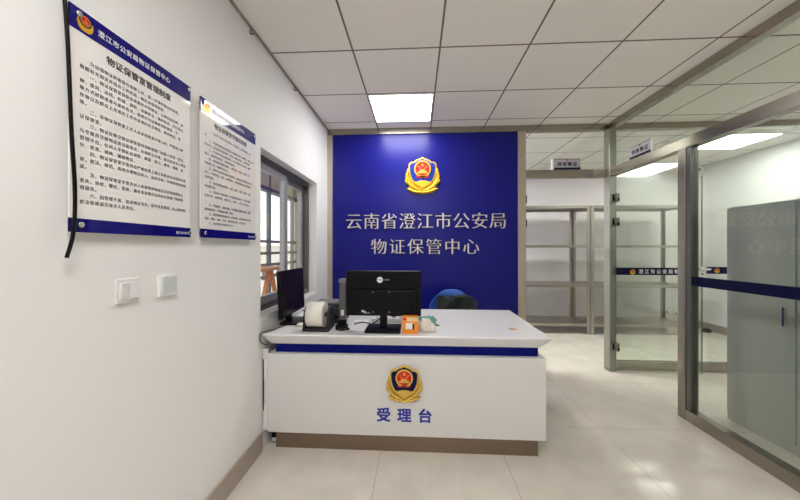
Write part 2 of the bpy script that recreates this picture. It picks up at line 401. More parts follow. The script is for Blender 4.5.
q = thing('wall_partition_right', 'stainless steel framed glass partition running along the right side', 'partition', (2.12, 0, 0), kind='structure')
qx0, qx1 = 2.090, 2.160
obj('ceiling_beam', B(qx0, qx1, YF, 3.44, bz0, HC, bev=0.003), 'steel_h', q)
obj('transom', B(qx0, qx1, YF, 3.44, tz0, tz1, bev=0.003), 'steel_h', q)
obj('post', B(qx0, qx1, 2.508, 2.578, 0, tz0, bev=0.003), 'steel', q)
obj('stile', B(qx0 + 0.006, qx1 - 0.006, 2.466, 2.508, 0.088, tz0, bev=0.002), mat('dark_steel', (0.16, 0.17, 0.16, 1), 0.25, metal=0.9), q)
obj('post', B(qx0, qx1, YF, YF + 0.07, 0, tz0, bev=0.003), 'steel', q)
obj('post', B(qx0, qx1, 0.60, 0.67, 0, tz0, bev=0.003), 'steel', q)
obj('bottom_rail', B(qx0, qx1, 0.67, 2.508, 0, 0.088, bev=0.003), 'steel_h', q)
obj('bottom_rail', B(qx0, qx1, YF + 0.07, 0.60, 0, 0.088, bev=0.003), 'steel_h', q)
xg = 2.125
obj('transom_pane', B(xg - 0.005, xg + 0.005, YF, 3.44, tz1, bz0), 'glass', q)
gq = obj('glass_pane', B(xg - 0.005, xg + 0.005, 0.67, 2.466, 0.088, tz0), 'glass', q)
obj('glass_pane', B(xg - 0.005, xg + 0.005, YF + 0.07, 0.60, 0.088, tz0), 'glass', q)
obj('glass_decal', B(xg - 0.008, xg - 0.0052, 0.67, 2.490, 1.050, 1.122), 'navy', gq)

# emblem geometry: x right, z up, viewer at -y, back on y = 0, height 1
def circ(cx, cz, r, n=40): return [(cx + r * math.cos(2 * PI * k / n), cz + r * math.sin(2 * PI * k / n)) for k in range(n)]
SH = [(0, 1.0), (0.05, 0.975), (0.11, 0.955), (0.165, 0.935), (0.21, 0.90), (0.25, 0.868), (0.31, 0.872), (0.365, 0.835), (0.388, 0.785), (0.384, 0.72), (0.378, 0.64), (0.364, 0.54), (0.33, 0.43), (0.275, 0.33), (0.19, 0.24), (0.09, 0.172), (0, 0.125)]
def mirror(P): return P + [(-x, z) for x, z in reversed(P[1:-1])]
SHIELD = mirror(SH)
def scaled(P, s, c=(0, 0.56)): return [(x * s, c[1] + (z - c[1]) * s) for x, z in P]
def star(cx, cz, r, rot=0.0):
    return [(cx + (r if k % 2 == 0 else r * 0.42) * math.sin(rot + PI * k / 5), cz + (r if k % 2 == 0 else r * 0.42) * math.cos(rot + PI * k / 5)) for k in range(10)]
def emblem_parts(M4, D):
    """yield (part name, MB, material key) in the emblem's own unit frame under M4; D = relief depth for height 1"""
    wr = MB()
    wr.prism(mirror([(0, 0.30), (0.30, 0.50), (0.40, 0.60), (0.425, 0.50), (0.42, 0.34), (0.38, 0.22), (0.34, 0.13), (0.30, 0.04), (0.15, 0.012), (0, 0.0)]), -0.35 * D, 0, bev=0.012, M4=M4)
    for sx in (-1, 1):
        for (x, z, L, wd, an) in ((0.400, 0.600, 0.11, 0.050, 0.10), (0.425, 0.500, 0.12, 0.055, 0.02), (0.415, 0.390, 0.13, 0.060, -0.28), (0.375, 0.345, 0.15, 0.055, -0.65), (0.335, 0.255, 0.16, 0.060, -0.85),
                                  (0.265, 0.195, 0.17, 0.060, -1.0), (0.175, 0.135, 0.17, 0.055, -1.12), (0.30, 0.105, 0.13, 0.050, -1.25), (0.19, 0.060, 0.16, 0.050, -1.38), (0.07, 0.045, 0.12, 0.045, -1.5), (0.445, 0.33, 0.07, 0.035, -0.5), (0.37, 0.125, 0.07, 0.035, -1.1)):
            R = Matrix.Rotation(-sx * an * -1, 3, 'Y') if False else Matrix.Rotation(sx * an * -1.0, 3, 'Y')
            wr.ell((sx * x, -0.38 * D, z), wd * 0.8, 0.55 * D, L, rot=R, M4=M4, seg=12)
    yield 'wreath', wr, 'gold'
    sh = MB().prism(SHIELD, -0.80 * D, -0.30 * D, bev=0.014, M4=M4); yield 'shield', sh, 'gold'
    inner = scaled(SHIELD, 0.90)
    yield 'shield_field', MB().prism([(x, max(z, 0.285)) for x, z in inner], -0.86 * D, -0.6 * D, M4=M4), 'emblem_blue'
    w2 = MB()
    w2.prism(mirror([(0, 0.36), (0.03, 0.34), (0.05, 0.365), (0.09, 0.335), (0.11, 0.355), (0.16, 0.315), (0.20, 0.335), (0.235, 0.295), (0.13, 0.225), (0, 0.155)]), -0.95 * D, -0.7 * D, bev=0.008, M4=M4)
    yield 'wave_relief', w2, 'gold'
    yield 'gear_ribbon', MB().prism(mirror([(0, 0.52), (0.15, 0.54), (0.175, 0.46), (0.15, 0.43), (0.06, 0.42), (0, 0.43)]), -0.98 * D, -0.7 * D, bev=0.006, M4=M4), 'red'
    yield 'ring', MB().ring((0, -0.7 * D, 0.672), (0, -1, 0), 0.228, 0.190, 0.42 * D, seg=40, M4=M4), 'gold'
    yield 'red_disc', MB().prism(circ(0, 0.672, 0.19), -1.0 * D, -0.7 * D, M4=M4), 'red'
    st = MB(); st.prism(star(0, 0.775, 0.052), -1.08 * D, -0.98 * D, M4=M4)
    for (x, z) in ((-0.105, 0.735), (-0.07, 0.69), (0.07, 0.69), (0.105, 0.735)): st.prism(star(x, z, 0.026), -1.08 * D, -0.98 * D, M4=M4)
    yield 'stars', st, 'gold_pale'
    ga = MB()
    ga.prism([(-0.13, 0.55), (0.13, 0.55), (0.13, 0.595), (0.085, 0.60), (0.10, 0.625), (0.05, 0.632), (0.06, 0.66), (-0.06, 0.66), (-0.05, 0.632), (-0.10, 0.625), (-0.085, 0.60), (-0.13, 0.595)], -1.10 * D, -0.98 * D, M4=M4)
    ga.prism(mirror([(0, 0.485), (0.06, 0.50), (0.10, 0.47), (0.06, 0.445), (0, 0.45)]), -1.12 * D, -0.96 * D, M4=M4)
    yield 'gate_relief', ga, 'gold_pale'
def small_emblem(name, M4, parent, world=True):
    """printed emblem of a decal or board: one mesh, four inks"""
    b = MB()
    b.prism(mirror([(0, 0.42), (0.30, 0.66), (0.40, 0.66), (0.45, 0.42), (0.37, 0.14), (0.2, 0.0), (0, 0.0)]), -0.02, 0, mi=0, M4=M4)
    b.prism(circ(0, 0.60, 0.34, 28), -0.03, -0.015, mi=1, M4=M4)
    b.prism(circ(0, 0.62, 0.27, 28), -0.04, -0.015, mi=0, M4=M4)
    b.prism(circ(0, 0.62, 0.225, 28), -0.05, -0.015, mi=2, M4=M4)
    b.prism(mirror([(0, 0.58), (0.05, 0.55), (0.12, 0.55), (0.12, 0.49), (0, 0.49)]), -0.06, -0.03, mi=3, M4=M4)
    b.prism(star(0, 0.71, 0.07), -0.06, -0.03, mi=3, M4=M4)
    return obj(name, b, ['gold', 'emblem_navy', 'red', 'gold_pale'], parent, world)

# decal on the fixed pane beside the open door
dec = obj('glass_decal', B(3.10, 4.60, yg - 0.008, yg - 0.0052, 1.060, 1.135), 'navy', gp2)
small_emblem('decal_emblem', wall_M(3.247, yg - 0.0083, 1.072) @ Matrix.Scale(0.058, 4), gp2)
txt('decal_lettering', '澄江市公安局物证', 0.046, wall_M(3.60, yg - 0.0086, 1.097) @ FRONT, 'white_ink', gp2, pitch=0.06)

# door in the back opening: stands open, hinged at the left post, turned into the back room
d = thing('door_1', 'open frameless glass door hinged on the steel post beside the blue wall', 'door', (1.222, 3.56, 0), kind='structure')
obj('door_leaf', B(1.229, 1.241, 3.56, 4.40, 0.008, 2.105, bev=0.001), 'glass', d)
obj('door_edge', B(1.2285, 1.2415, 3.553, 3.560, 0.008, 2.105), 'glass_edge', d)
for z in (1.89, 1.62, 0.25):
    hg = MB(); hg.box(1.216, 1.250, 3.546, 3.60, z - 0.045, z + 0.045, bev=0.004)
    obj('hinge', hg, 'black_gloss', d)
obj('handle', MB().tube([(1.213, 4.33, 0.85), (1.188, 4.33, 0.85), (1.188, 4.33, 1.25), (1.213, 4.33, 1.25)], 0.011).tube([(1.2285, 4.33, 0.85), (1.213, 4.33, 0.85)], 0.013).tube([(1.2285, 4.33, 1.25), (1.213, 4.33, 1.25)], 0.013), 'chrome', d)
# door of the right opening: folded back flat before the fixed pane
d = thing('door_2', 'open glass door with navy lettered band and lock, folded back beside the corner post', 'door', (2.11, 3.42, 0), kind='structure')
dl = obj('door_leaf', B(2.135, 3.012, 3.408, 3.420, 0.008, 2.105, bev=0.001), 'glass', d)
obj('door_edge', B(3.012, 3.016, 3.408, 3.420, 0.008, 2.105), 'glass_edge', d)
for z in (1.88, 1.62, 0.277):
    hg = MB(); hg.box(2.096, 2.128, 3.422, 3.4395, z - 0.045, z + 0.045, bev=0.003).box(2.132, 2.168, 3.398, 3.430, z - 0.045, z + 0.045, bev=0.004).cyl((2.130, 3.404, z - 0.040), (0, 0, 1), 0.008, 0.08, seg=12)
    obj('hinge', hg, 'hinge_steel', d)
    obj('hinge_gap', MB().box(2.110, 2.126, 3.4195, 3.4225, z - 0.030, z + 0.030).box(2.146, 2.164, 3.3955, 3.3985, z - 0.038, z - 0.004), 'black', d) if z else None
obj('glass_decal', B(2.136, 2.949, 3.4045, 3.4075, 1.052, 1.130), 'navy', dl)
small_emblem('decal_emblem', wall_M(2.303, 3.4043, 1.060) @ Matrix.Scale(0.060, 4), dl)
txt('decal_lettering', '澄江市公安局物证', 0.048, wall_M(2.600, 3.4038, 1.090) @ FRONT, 'white_ink', dl, pitch=0.0605, bold=0.012)
lk = MB(); lk.box(2.950, 3.030, 3.380, 3.4075, 1.035, 1.150, bev=0.006).box(2.950, 3.030, 3.4205, 3.445, 1.035, 1.150, bev=0.006)
lko = obj('lock', lk, 'chrome', d)
obj('lock_knob', MB().cyl((2.99, 3.380, 1.118), (0, -1, 0), 0.022, 0.03, bev=0.004).box(2.935, 3.055, 3.352, 3.372, 1.108, 1.128, bev=0.005), 'chrome', lko)
obj('keyhole', MB().cyl((2.99, 3.380, 1.066), (0, -1, 0), 0.009, 0.004), 'black', lko)

# name plates standing on the transoms
def plate(x, y, z, rz, body, label, cap_side, wd):
    t = thing('door_sign', label, 'sign', (x, y, z), rz, group='name plates above the doorways')
    L = wd / 2; Hh = 0.118
    obj('panel', B(-L, L, -0.005, 0.005, 0.0, Hh, bev=0.002), 'sign_lilac', t, world=False)
    s = cap_side
    obj('end_bracket', B(s * L - 0.001, s * (L + 0.022), -0.0065, 0.0065, 0, Hh + 0.004, bev=0.002), 'white_plastic', t, world=False)
    obj('top_edge', B(-L, L, -0.0062, 0.0062, Hh - 0.006, Hh + 0.002), 'mid_grey', t, world=False)
    obj('navy_band', B(-L, L, -0.0065, -0.0048, 0.001, 0.024), 'navy', t, world=False)
    obj('red_emblem', MB().prism(circ(0, Hh - 0.010, 0.011, 20), -0.0085, -0.0048), 'red', t, world=False)
    txt('lettering', body, 0.048, Matrix.Translation((0, -0.0058, 0.062)) @ FRONT, 'dark_ink', t, world=False, pitch=0.055, bold=0.03)
plate(1.660, YP + 0.005, tz1, 0, '异形物证', 'lilac name plate with navy band standing on the transom beside the blue wall', -1, 0.285)
plate(2.105, 3.010, tz1, RIGHTW, '特殊物证', 'slanting name plate on the right transom, beside the corner post', 1, 0.275)

# ------------------------------------------------------------------ blue wall with emblem and lettering
YW = YP + 0.012
bp = B(-0.962, 1.127, YW, YW + 0.02, 0.0, bz0)
tag(obj('blue_wall_panel', bp, 'blue', None, loc=(0.08, YW, 0)), 'large deep blue lacquered panel behind the white desk', 'wall panel')
e = thing('wall_emblem', 'gold, red and blue shield emblem on the blue wall above the silver characters', 'emblem', (0.068, YW, 1.952))
for n, mb, m in emblem_parts(wall_M(0.068, YW, 1.952) @ Matrix.Scale(0.412, 4), 0.085): obj(n, mb, m, e)
def letters(row, x0, pitch, z, size, which):
    for i, ch in enumerate(row):
        x = x0 + i * pitch
        mb = MB(); mb.keep = True
        mb.text(ch, size, wall_M(x, YW - 0.007, z) @ FRONT, extrude=0.013, thin=0.017, shifts=((-0.019, 0), (0, 0), (0.019, 0)))
        o = obj('raised_character', mb, 'silver', None, loc=(x, YW, z - size * 0.45))
        tag(o, f'raised silver character {ch}, {which}', 'lettering', group='raised silver characters on the blue wall')
r1 = ['first of the upper row', 'second of the upper row', 'third of the upper row', 'fourth of the upper row', 'fifth of the upper row', 'sixth of the upper row', 'seventh of the upper row', 'eighth of the upper row', 'last of the upper row']
for i, ch in enumerate('云南省澄江市公安局'): letters(ch, -0.716 + i * 0.2034, 0, 1.648, 0.198, r1[i])
r2 = ['first of the lower row', 'second of the lower row', 'third of the lower row', 'fourth of the lower row', 'fifth of the lower row', 'last of the lower row']
for i, ch in enumerate('物证保管中心'): letters(ch, -0.428 + i * 0.208, 0, 1.358, 0.192, r2[i])

# ------------------------------------------------------------------ reception desk
dk = thing('reception_desk', 'long white reception desk with blue band and gold emblem before the blue wall', 'desk', (-0.084, 2.4, 0))
bd = MB()
bd.box(-0.985, 0.817, 1.980, 2.030, 0.123, 0.642, bev=0.003)
bd.box(0.777, 0.817, 2.030, 2.78, 0.123, 0.642, bev=0.003).box(-0.985, -0.945, 2.030, 2.78, 0.123, 0.642, bev=0.003)
obj('body', bd, 'desk', dk)
bk = MB().box(-0.935, 0.771, 2.062, 2.08, 0.63, 0.70).box(0.75, 0.771, 2.08, 2.74, 0.63, 0.70).box(-0.935, -0.915, 2.08, 2.74, 0.63, 0.70)
bk.box(-0.945, 0.777, 2.03, 2.07, 0.60, 0.642).box(0.74, 0.777, 2.07, 2.75, 0.60, 0.642).box(-0.945, -0.91, 2.07, 2.75, 0.60, 0.642)
obj('subframe', bk, 'desk', dk)
obj('blue_band', MB().box(-0.945, 0.781, 2.020, 2.062, 0.642, 0.700).box(0.765, 0.781, 2.062, 2.75, 0.642, 0.700), 'strip_blue', dk)
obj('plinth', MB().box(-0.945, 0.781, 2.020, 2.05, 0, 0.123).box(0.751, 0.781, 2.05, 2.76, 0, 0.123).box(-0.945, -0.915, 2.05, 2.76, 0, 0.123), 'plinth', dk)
ct = MB(); b = bmesh.new()
rings = []
for (xa, xb, ya, yb, z) in ((-1.004, 0.842, 1.958, 2.83, 0.778), (-1.006, 0.844, 1.956, 2.832, 0.768), (-0.975, 0.786, 2.010, 2.80, 0.700)):
    rings.append([b.verts.new(c) for c in ((xa, ya, z), (xb, ya, z), (xb, yb, z), (xa, yb, z))])
for i in range(2):
    for k in range(4): b.faces.new((rings[i][k], rings[i][(k + 1) % 4], rings[i + 1][(k + 1) % 4], rings[i + 1][k]))
b.faces.new(rings[0]); b.faces.new(rings[2][::-1])
bmesh.ops.recalc_face_normals(b, faces=b.faces)
bmesh.ops.bevel(b, geom=b.edges[:], offset=0.004, segments=2, affect='EDGES', profile=0.5)
ct.merge(b, 0); obj('countertop', ct, 'counter', dk)
gr = MB().cyl((0.665, 2.169, 0.7768), (0, 0, 1), 0.030, 0.0018, seg=32, bev=0.0004)
tag(obj('cable_grommet', gr, 'wood_cap', dk), 'small round brown cap set in the countertop')
fl = MB().box(-1.021, -0.9855, 1.992, 2.004, 0.128, 0.665, bev=0.002)
fo = obj('side_filler', fl, 'desk', dk)
for z0_, z1_ in ((0.46, 0.60), (0.16, 0.30)): obj('hinge_cover', B(-1.011, -0.988, 1.984, 1.9918, z0_, z1_, bev=0.003), 'white_plastic', fo)
obj('slot', B(-1.0208, -1.0118, 1.9895, 1.9919, 0.26, 0.60), 'dark_grey', fo)
eM = wall_M(-0.078, 1.980, 0.349) @ Matrix.Scale(0.242, 4)
em = None
for n, mb, m in emblem_parts(eM, 0.12):
    m = {'emblem_blue': 'emblem_navy', 'gold': 'gold_pale'}.get(m, m)
    if em is None: em = tag(obj('emblem', mb, m, dk), 'gold relief emblem with navy shield on the desk front')
    else: obj(n, mb, m, em)
for i, chx in enumerate('受理台'): txt('lettering', chx, 0.094, wall_M(-0.213 + i * 0.134, 1.9793, 0.261) @ FRONT, 'blue_ink', dk, bold=0.03)

TOP = 0.778
# centre monitor, its back to the viewer
mo = thing('monitor', 'black desktop monitor seen from behind at the middle of the white desk', 'monitor', (-0.225, 2.10, TOP))
cs = obj('case', MB().box(-0.487, 0.031, 2.098, 2.128, 0.873, 1.184, bev=0.006).box(-0.46, 0.004, 2.082, 2.10, 0.885, 1.052, bev=0.005), 'black', mo)
obj('back_band', B(-0.484, 0.028, 2.090, 2.099, 1.056, 1.181, bev=0.003), 'black_gloss', cs)
obj('vent_panel', B(-0.425, -0.03, 2.0775, 2.083, 0.90, 1.046, bev=0.002), 'black_gloss', cs)
obj('screen', B(-0.478, 0.022, 2.1275, 2.1295, 0.885, 1.175), 'screen', mo)
bs = MB().box(-0.343, -0.106, 2.000, 2.200, TOP, TOP + 0.020, bev=0.005, seg=3)
obj('base', bs, 'black', mo)
obj('neck', MB().box(-0.250, -0.200, 2.088, 2.118, TOP + 0.018, 0.93, bev=0.006), 'black', mo)
lg = obj('logo_disc', MB().prism(circ(-0.250, 1.122, 0.020, 30), 2.0885, 2.0903), 'white_plastic', cs)
lm = MB()
for k in range(5): lm.box(-0.226 + k * 0.0085, -0.2195 + k * 0.0085, 2.0888, 2.0903, 1.118, 1.127, bev=0.0015)
obj('logo_mark', lm, 'mid_grey', cs)
obj('logo_glyph', MB().box(-0.262, -0.256, 2.0878, 2.0886, 1.118, 1.127).box(-0.253, -0.247, 2.0878, 2.0886, 1.118, 1.127).box(-0.244, -0.239, 2.0878, 2.0886, 1.118, 1.127), 'mid_grey', cs)
for x in (-0.295, -0.185):
    for z in (0.905, 1.04): obj('screw', MB().cyl((x, 2.0778, z), (0, -1, 0), 0.004, 0.002, seg=12), 'chrome', cs)
obj('rating_label', B(-0.352, -0.318, 2.0765, 2.0779, 0.893, 0.903), 'mid_grey', cs)
obj('plug', MB().box(-0.372, -0.360, 2.062, 2.078, 0.905, 0.918, bev=0.002).box(-0.356, -0.345, 2.062, 2.078, 0.90, 0.912, bev=0.002), 'white_plastic', cs)

# left monitor against the wall, screen towards the room
ml = thing('monitor', 'black monitor with dark glossy screen standing under the window', 'monitor', (-0.945, 2.30, TOP), math.radians(90 + 1.5))
# local: x along the wall (+x = deeper), y = towards the wall, front at -y
T4 = Matrix.Translation((0, 0, 0.235)) @ Matrix.Rotation(math.radians(-3), 4, 'X')
cs = obj('case', B(-0.242, 0.215, -0.012, 0.016, -0.165, 0.165, bev=0.005, M4=T4).box(-0.16, 0.15, 0.015, 0.030, -0.10, 0.10, bev=0.006, M4=T4), 'black', ml, world=False)
obj('screen', B(-0.234, 0.207, -0.0135, -0.0118, -0.152, 0.157, M4=T4), 'screen', ml, world=False)
obj('base', B(-0.12, 0.12, -0.085, 0.055, 0, 0.014, bev=0.005), 'black_gloss', ml, world=False)
obj('neck', B(-0.035, 0.035, 0.018, 0.045, 0.012, 0.20, bev=0.006), 'black', ml, world=False)

# label roll on its holder
hx0, hx1 = -0.765, -0.588
ho = thing('roll_holder', 'dark bracket holding a roll of white labels on the desk edge', 'holder', (-0.667, 2.10, TOP))
obj('tray', MB().box(hx0, hx1, 2.028, 2.178, TOP, TOP + 0.012, bev=0.003).box(hx0, hx1, 2.022, 2.030, TOP, TOP + 0.022, bev=0.003), 'grey_black', ho)
for x0_, x1_ in ((hx0, hx0 + 0.014), (hx1 - 0.016, hx1)):
    sp = [(y - 2.1, z) for y, z in ((2.028, 0.01), (2.178, 0.01), (2.172, 0.08), (2.158, 0.13), (2.125, 0.158), (2.085, 0.160), (2.052, 0.138), (2.034, 0.09))]
    mb = MB().prism(sp, -(x1_ - x0_) / 2, (x1_ - x0_) / 2, bev=0.003, M4=wall_M((x0_ + x1_) / 2, 2.10, TOP, LEFTW))
    obj('side_plate', mb, 'grey_black', ho)
obj('spindle', MB().cyl((hx0 + 0.014, 2.10, TOP + 0.104), (1, 0, 0), 0.012, hx1 - hx0 - 0.030), 'grey_black', ho)
ro = thing('label_roll', 'thick roll of cream white label paper in the dark holder', 'paper roll', (-0.672, 2.10, TOP + 0.0125))
obj('paper', MB().ring((-0.745, 2.10, TOP + 0.101), (1, 0, 0), 0.087, 0.022, 0.112, seg=64), 'paper', ro)
obj('core', MB().ring((-0.746, 2.10, TOP + 0.101), (1, 0, 0), 0.0218, 0.0185, 0.114, seg=40), 'wood_cap', ro)

# label printer
pr = thing('label_printer', 'dark grey label printer behind the paper roll', 'printer', (-0.66, 2.36, TOP))
obj('body', MB().box(-0.785, -0.545, 2.235, 2.475, TOP + 0.004, TOP + 0.125, bev=0.012, seg=3), 'dark_grey', pr)
obj('lid', MB().box(-0.78, -0.55, 2.245, 2.47, TOP + 0.122, TOP + 0.150, bev=0.012, seg=3), 'dark_grey', pr)
obj('lid_window', B(-0.755, -0.60, 2.27, 2.44, TOP + 0.1495, TOP + 0.1525, bev=0.001), 'mid_grey', pr)
obj('panel_button', B(-0.585, -0.556, 2.262, 2.33, TOP + 0.1495, TOP + 0.1545, bev=0.002), mat('pale_blue_key', (0.20, 0.33, 0.42, 1), 0.35), pr)
obj('paper_slot', B(-0.76, -0.57, 2.2335, 2.236, TOP + 0.045, TOP + 0.065), 'black', pr)
for x in (-0.77, -0.56):
    for y in (2.25, 2.46): obj('foot', MB().cyl((x, y, TOP), (0, 0, 1), 0.010, 0.006, seg=14), 'black', pr)

# document camera column
dc = thing('document_camera', 'slim grey document camera column beside the monitor left edge', 'document camera', (-0.522, 2.16, TOP))
obj('base', MB().box(-0.570, -0.490, 2.125, 2.195, TOP, TOP + 0.016, bev=0.005), 'black', dc)
T4 = Matrix.Translation((-0.527, 2.165, TOP)) @ Matrix.Rotation(math.radians(1.0), 4, 'Y')
obj('column', MB().box(-0.026, 0.026, -0.018, 0.018, 0.014, 0.325, bev=0.012, seg=3, M4=T4), mat('warm_grey_plastic', (0.10, 0.095, 0.095, 1), 0.35), dc)
obj('camera_head', MB().box(-0.030, 0.028, -0.028, 0.022, 0.312, 0.345, bev=0.010, seg=3, M4=T4), 'mid_grey', dc)
obj('rating_label', MB().box(-0.008, 0.012, -0.0190, -0.0178, 0.085, 0.125, M4=T4), 'white_plastic', dc)
obj('hinge_block', MB().box(-0.028, 0.028, -0.022, 0.022, 0.016, 0.055, bev=0.006, M4=T4), 'black', dc)

# cables and small things on the desk
cb = MB()
for r_, dz, ph in ((0.036, 0.004, 0.2), (0.030, 0.008, 1.3), (0.040, 0.005, 2.2)):
    cb.tube([(-0.512 + r_ * 1.15 * math.cos(ph + a * PI / 8) + 0.006, 2.083 + r_ * 0.75 * math.sin(ph + a * PI / 8), TOP + 0.004 + dz + 0.003 * math.sin(a)) for a in range(17)], 0.004, seg=6)
tag(obj('cable_coil', cb, 'black', None, loc=(-0.506, 2.083, TOP)), 'small coil of black cable at the foot of the grey column', 'cable')
cb = MB().tube([(-0.455, 2.23, TOP + 0.004), (-0.40, 2.26, TOP + 0.012), (-0.33, 2.25, TOP + 0.004), (-0.28, 2.28, TOP + 0.03), (-0.22, 2.24, TOP + 0.075), (-0.16, 2.25, TOP + 0.06), (-0.12, 2.23, TOP + 0.10)], 0.004, smooth_n=6)
tag(obj('cable', cb, 'black', None, loc=(-0.28, 2.25, TOP)), 'black cable looping behind the foot of the middle monitor', 'cable')
ps = thing('power_strip', 'white power strip lying behind the middle monitor foot', 'power strip', (-0.2, 2.33, TOP))
obj('body', B(-0.34, -0.07, 2.305, 2.355, TOP, TOP + 0.030, bev=0.006), 'white_plastic', ps)
for k in range(4): obj('socket', B(-0.31 + k * 0.06, -0.275 + k * 0.06, 2.315, 2.345, TOP + 0.0295, TOP + 0.031), 'mid_grey', ps)
tag(obj('paper_sheet', B(-0.475, -0.365, 2.28, 2.37, TOP, TOP + 0.006, bev=0.001), 'white_plastic', None, loc=(-0.42, 2.32, TOP)), 'small stack of white slips behind the monitor, left of the power strip', 'paper')
# orange card box
ob = thing('card_box', 'upright orange card box with white window picture before the monitor', 'box', (-0.042, 2.035, TOP), math.radians(3))
obj('carton', B(-0.053, 0.053, -0.022, 0.022, 0, 0.113, bev=0.002), 'orange', ob, world=False)
obj('printed_window', MB().box(-0.030, 0.022, -0.0232, -0.0218, 0.030, 0.070, mi=0).box(0.014, 0.026, -0.0236, -0.0220, 0.028, 0.066, mi=1), ['white_plastic', 'black'], ob, world=False)
obj('printed_band', MB().box(-0.024, 0.050, -0.0230, -0.0218, 0.080, 0.106, mi=0).box(-0.046, -0.028, -0.0232, -0.0218, 0.090, 0.104, mi=1), ['cream', 'red'], ob, world=False)
def crumple(mb, c, rx, ry, rz, seed, amp=0.25, mi=None):
    rnd = random.Random(seed); b = bmesh.new(); bmesh.ops.create_icosphere(b, subdivisions=4, radius=1)
    dirs = [(Vector((rnd.gauss(0, 1), rnd.gauss(0, 1), rnd.gauss(0, 1))).normalized(), rnd.uniform(3, 7), rnd.uniform(0, 6)) for _ in range(7)]
    for v in b.verts:
        n = sum(abs(math.sin(d.dot(v.co) * f_ + p_)) for d, f_, p_ in dirs) / len(dirs)
        s = 1 + amp * (n - 0.64) * 2.2
        co = v.co * s
        v.co = (c[0] + co.x * rx, c[1] + co.y * ry, max(c[2] + co.z * rz, TOP if c[2] < 1.2 and c[2] > 0.7 and c[1] < 2.5 else -9))
    for f in b.faces: f.smooth = True
    mb.merge(b, mi); return mb
bg = thing('plastic_bag', 'crumpled white and green plastic wrapping beside the orange box', 'bag', (0.07, 2.08, TOP))
obj('white_wrap', crumple(crumple(MB(), (0.062, 2.065, TOP + 0.040), 0.050, 0.032, 0.050, 3), (0.090, 2.066, TOP + 0.024), 0.042, 0.034, 0.034, 9), 'film_white', bg)
obj('green_wrap', crumple(crumple(MB(), (0.088, 2.098, TOP + 0.066), 0.048, 0.024, 0.034, 5), (0.045, 2.100, TOP + 0.078), 0.036, 0.020, 0.018, 8), 'film_green', bg)
pn = thing('pen', 'short black pen sticking out behind the plastic wrapping', 'pen', (0.135, 2.225, TOP), math.radians(-6))
obj('barrel', MB().cyl((-0.08, 0, 0.006), (1, 0, 0), 0.006, 0.10, seg=14), 'black', pn, world=False)
obj('tip', MB().cyl((0.02, 0, 0.006), (1, 0, 0), 0.006, 0.016, r2=0.0015, seg=14), 'mid_grey', pn, world=False)
obj('clip', B(-0.075, -0.035, -0.002, 0.002, 0.0118, 0.0135), 'chrome', pn, world=False)
tag(obj('paper_scrap', crumple(MB(), (-0.835, 2.165, TOP + 0.011), 0.024, 0.018, 0.014, 21), 'paper', None, loc=(-0.835, 2.165, TOP)), 'crumpled scrap of pale paper between the left monitor and roll holder', 'paper')
cb = MB().tube([(-0.93, 2.165, TOP + 0.010), (-0.955, 2.10, TOP + 0.008), (-0.985, 2.02, TOP + 0.006), (-1.004, 1.965, TOP + 0.008), (-1.014, 1.945, TOP - 0.004), (-1.014, 1.95, TOP - 0.05), (-1.0, 2.0, TOP - 0.085)], 0.0032, smooth_n=6)
tag(obj('cable', cb, 'black', None, loc=(-0.98, 2.1, TOP)), 'black cable running off the left desk corner beside the wall', 'cable')
cb = MB().tube([(-0.915, 2.42, TOP + 0.062), (-0.880, 2.40, TOP + 0.055), (-0.850, 2.36, TOP + 0.03), (-0.82, 2.27, TOP + 0.012), (-0.80, 2.21, TOP + 0.005)], 0.004, smooth_n=6)
tag(obj('cable', cb, 'black', None, loc=(-0.85, 2.3, TOP)), 'black cable hanging from the left monitor towards the printer', 'cable')
pa = thing('power_adapter', 'small black adapter on the floor in the gap left of the plinth', 'adapter', (-0.975, 2.10, 0))
obj('body', B(-0.995, -0.955, 2.06, 2.13, 0.012, 0.085, bev=0.005), 'black', pa)
obj('label', B(-0.99, -0.962, 2.0585, 2.0605, 0.014, 0.038), 'white_plastic', pa)
obj('foot', B(-0.992, -0.958, 2.065, 2.125, 0.0, 0.013), 'mid_grey', pa)

# ------------------------------------------------------------------ chair and jacket
cx, cy = 0.355, 3.10
ch = thing('office_chair', 'blue office chair behind the desk before the blue wall', 'chair', (cx, cy - 0.2, 0))
b = bmesh.new(); N, R_ = 24, 10
def shell(u, v):   # u -1..1 across, v 0..1 up
    wv = 0.232 * (1 - 0.34 * max(0, (v - 0.45) / 0.55) ** 3) * (0.94 + 0.06 * math.sin(v * PI))
    return (cx + u * wv, cy - 0.045 * (abs(u) ** 2) - 0.02 * math.cos(v * PI), 0.48 + v * 0.44 - 0.055 * abs(u) ** 3 * v ** 3)
gridv = [[None] * (N + 1) for _ in range(R_ + 1)]; back = [[None] * (N + 1) for _ in range(R_ + 1)]
for j in range(R_ + 1):
    for i in range(N + 1):
        x, y, z = shell(-1 + 2 * i / N, j / R_)
        gridv[j][i] = b.verts.new((x, y, z)); back[j][i] = b.verts.new((x, y + 0.03, z))
for j in range(R_):
    for i in range(N):
        b.faces.new((gridv[j][i], gridv[j][i + 1], gridv[j + 1][i + 1], gridv[j + 1][i])); b.faces.new((back[j][i], back[j + 1][i], back[j + 1][i + 1], back[j][i + 1]))
for j in range(R_):
    for i in (0, N): b.faces.new((gridv[j][i], gridv[j + 1][i], back[j + 1][i], back[j][i]))
for i in range(N):
    for j in (0, R_): b.faces.new((gridv[j][i], gridv[j][i + 1], back[j][i + 1], back[j][i]))
bmesh.ops.recalc_face_normals(b, faces=b.faces)
for f in b.faces: f.smooth = True
mb = MB(); mb.merge(b, 0); obj('backrest', mb, 'chair_blue', ch)
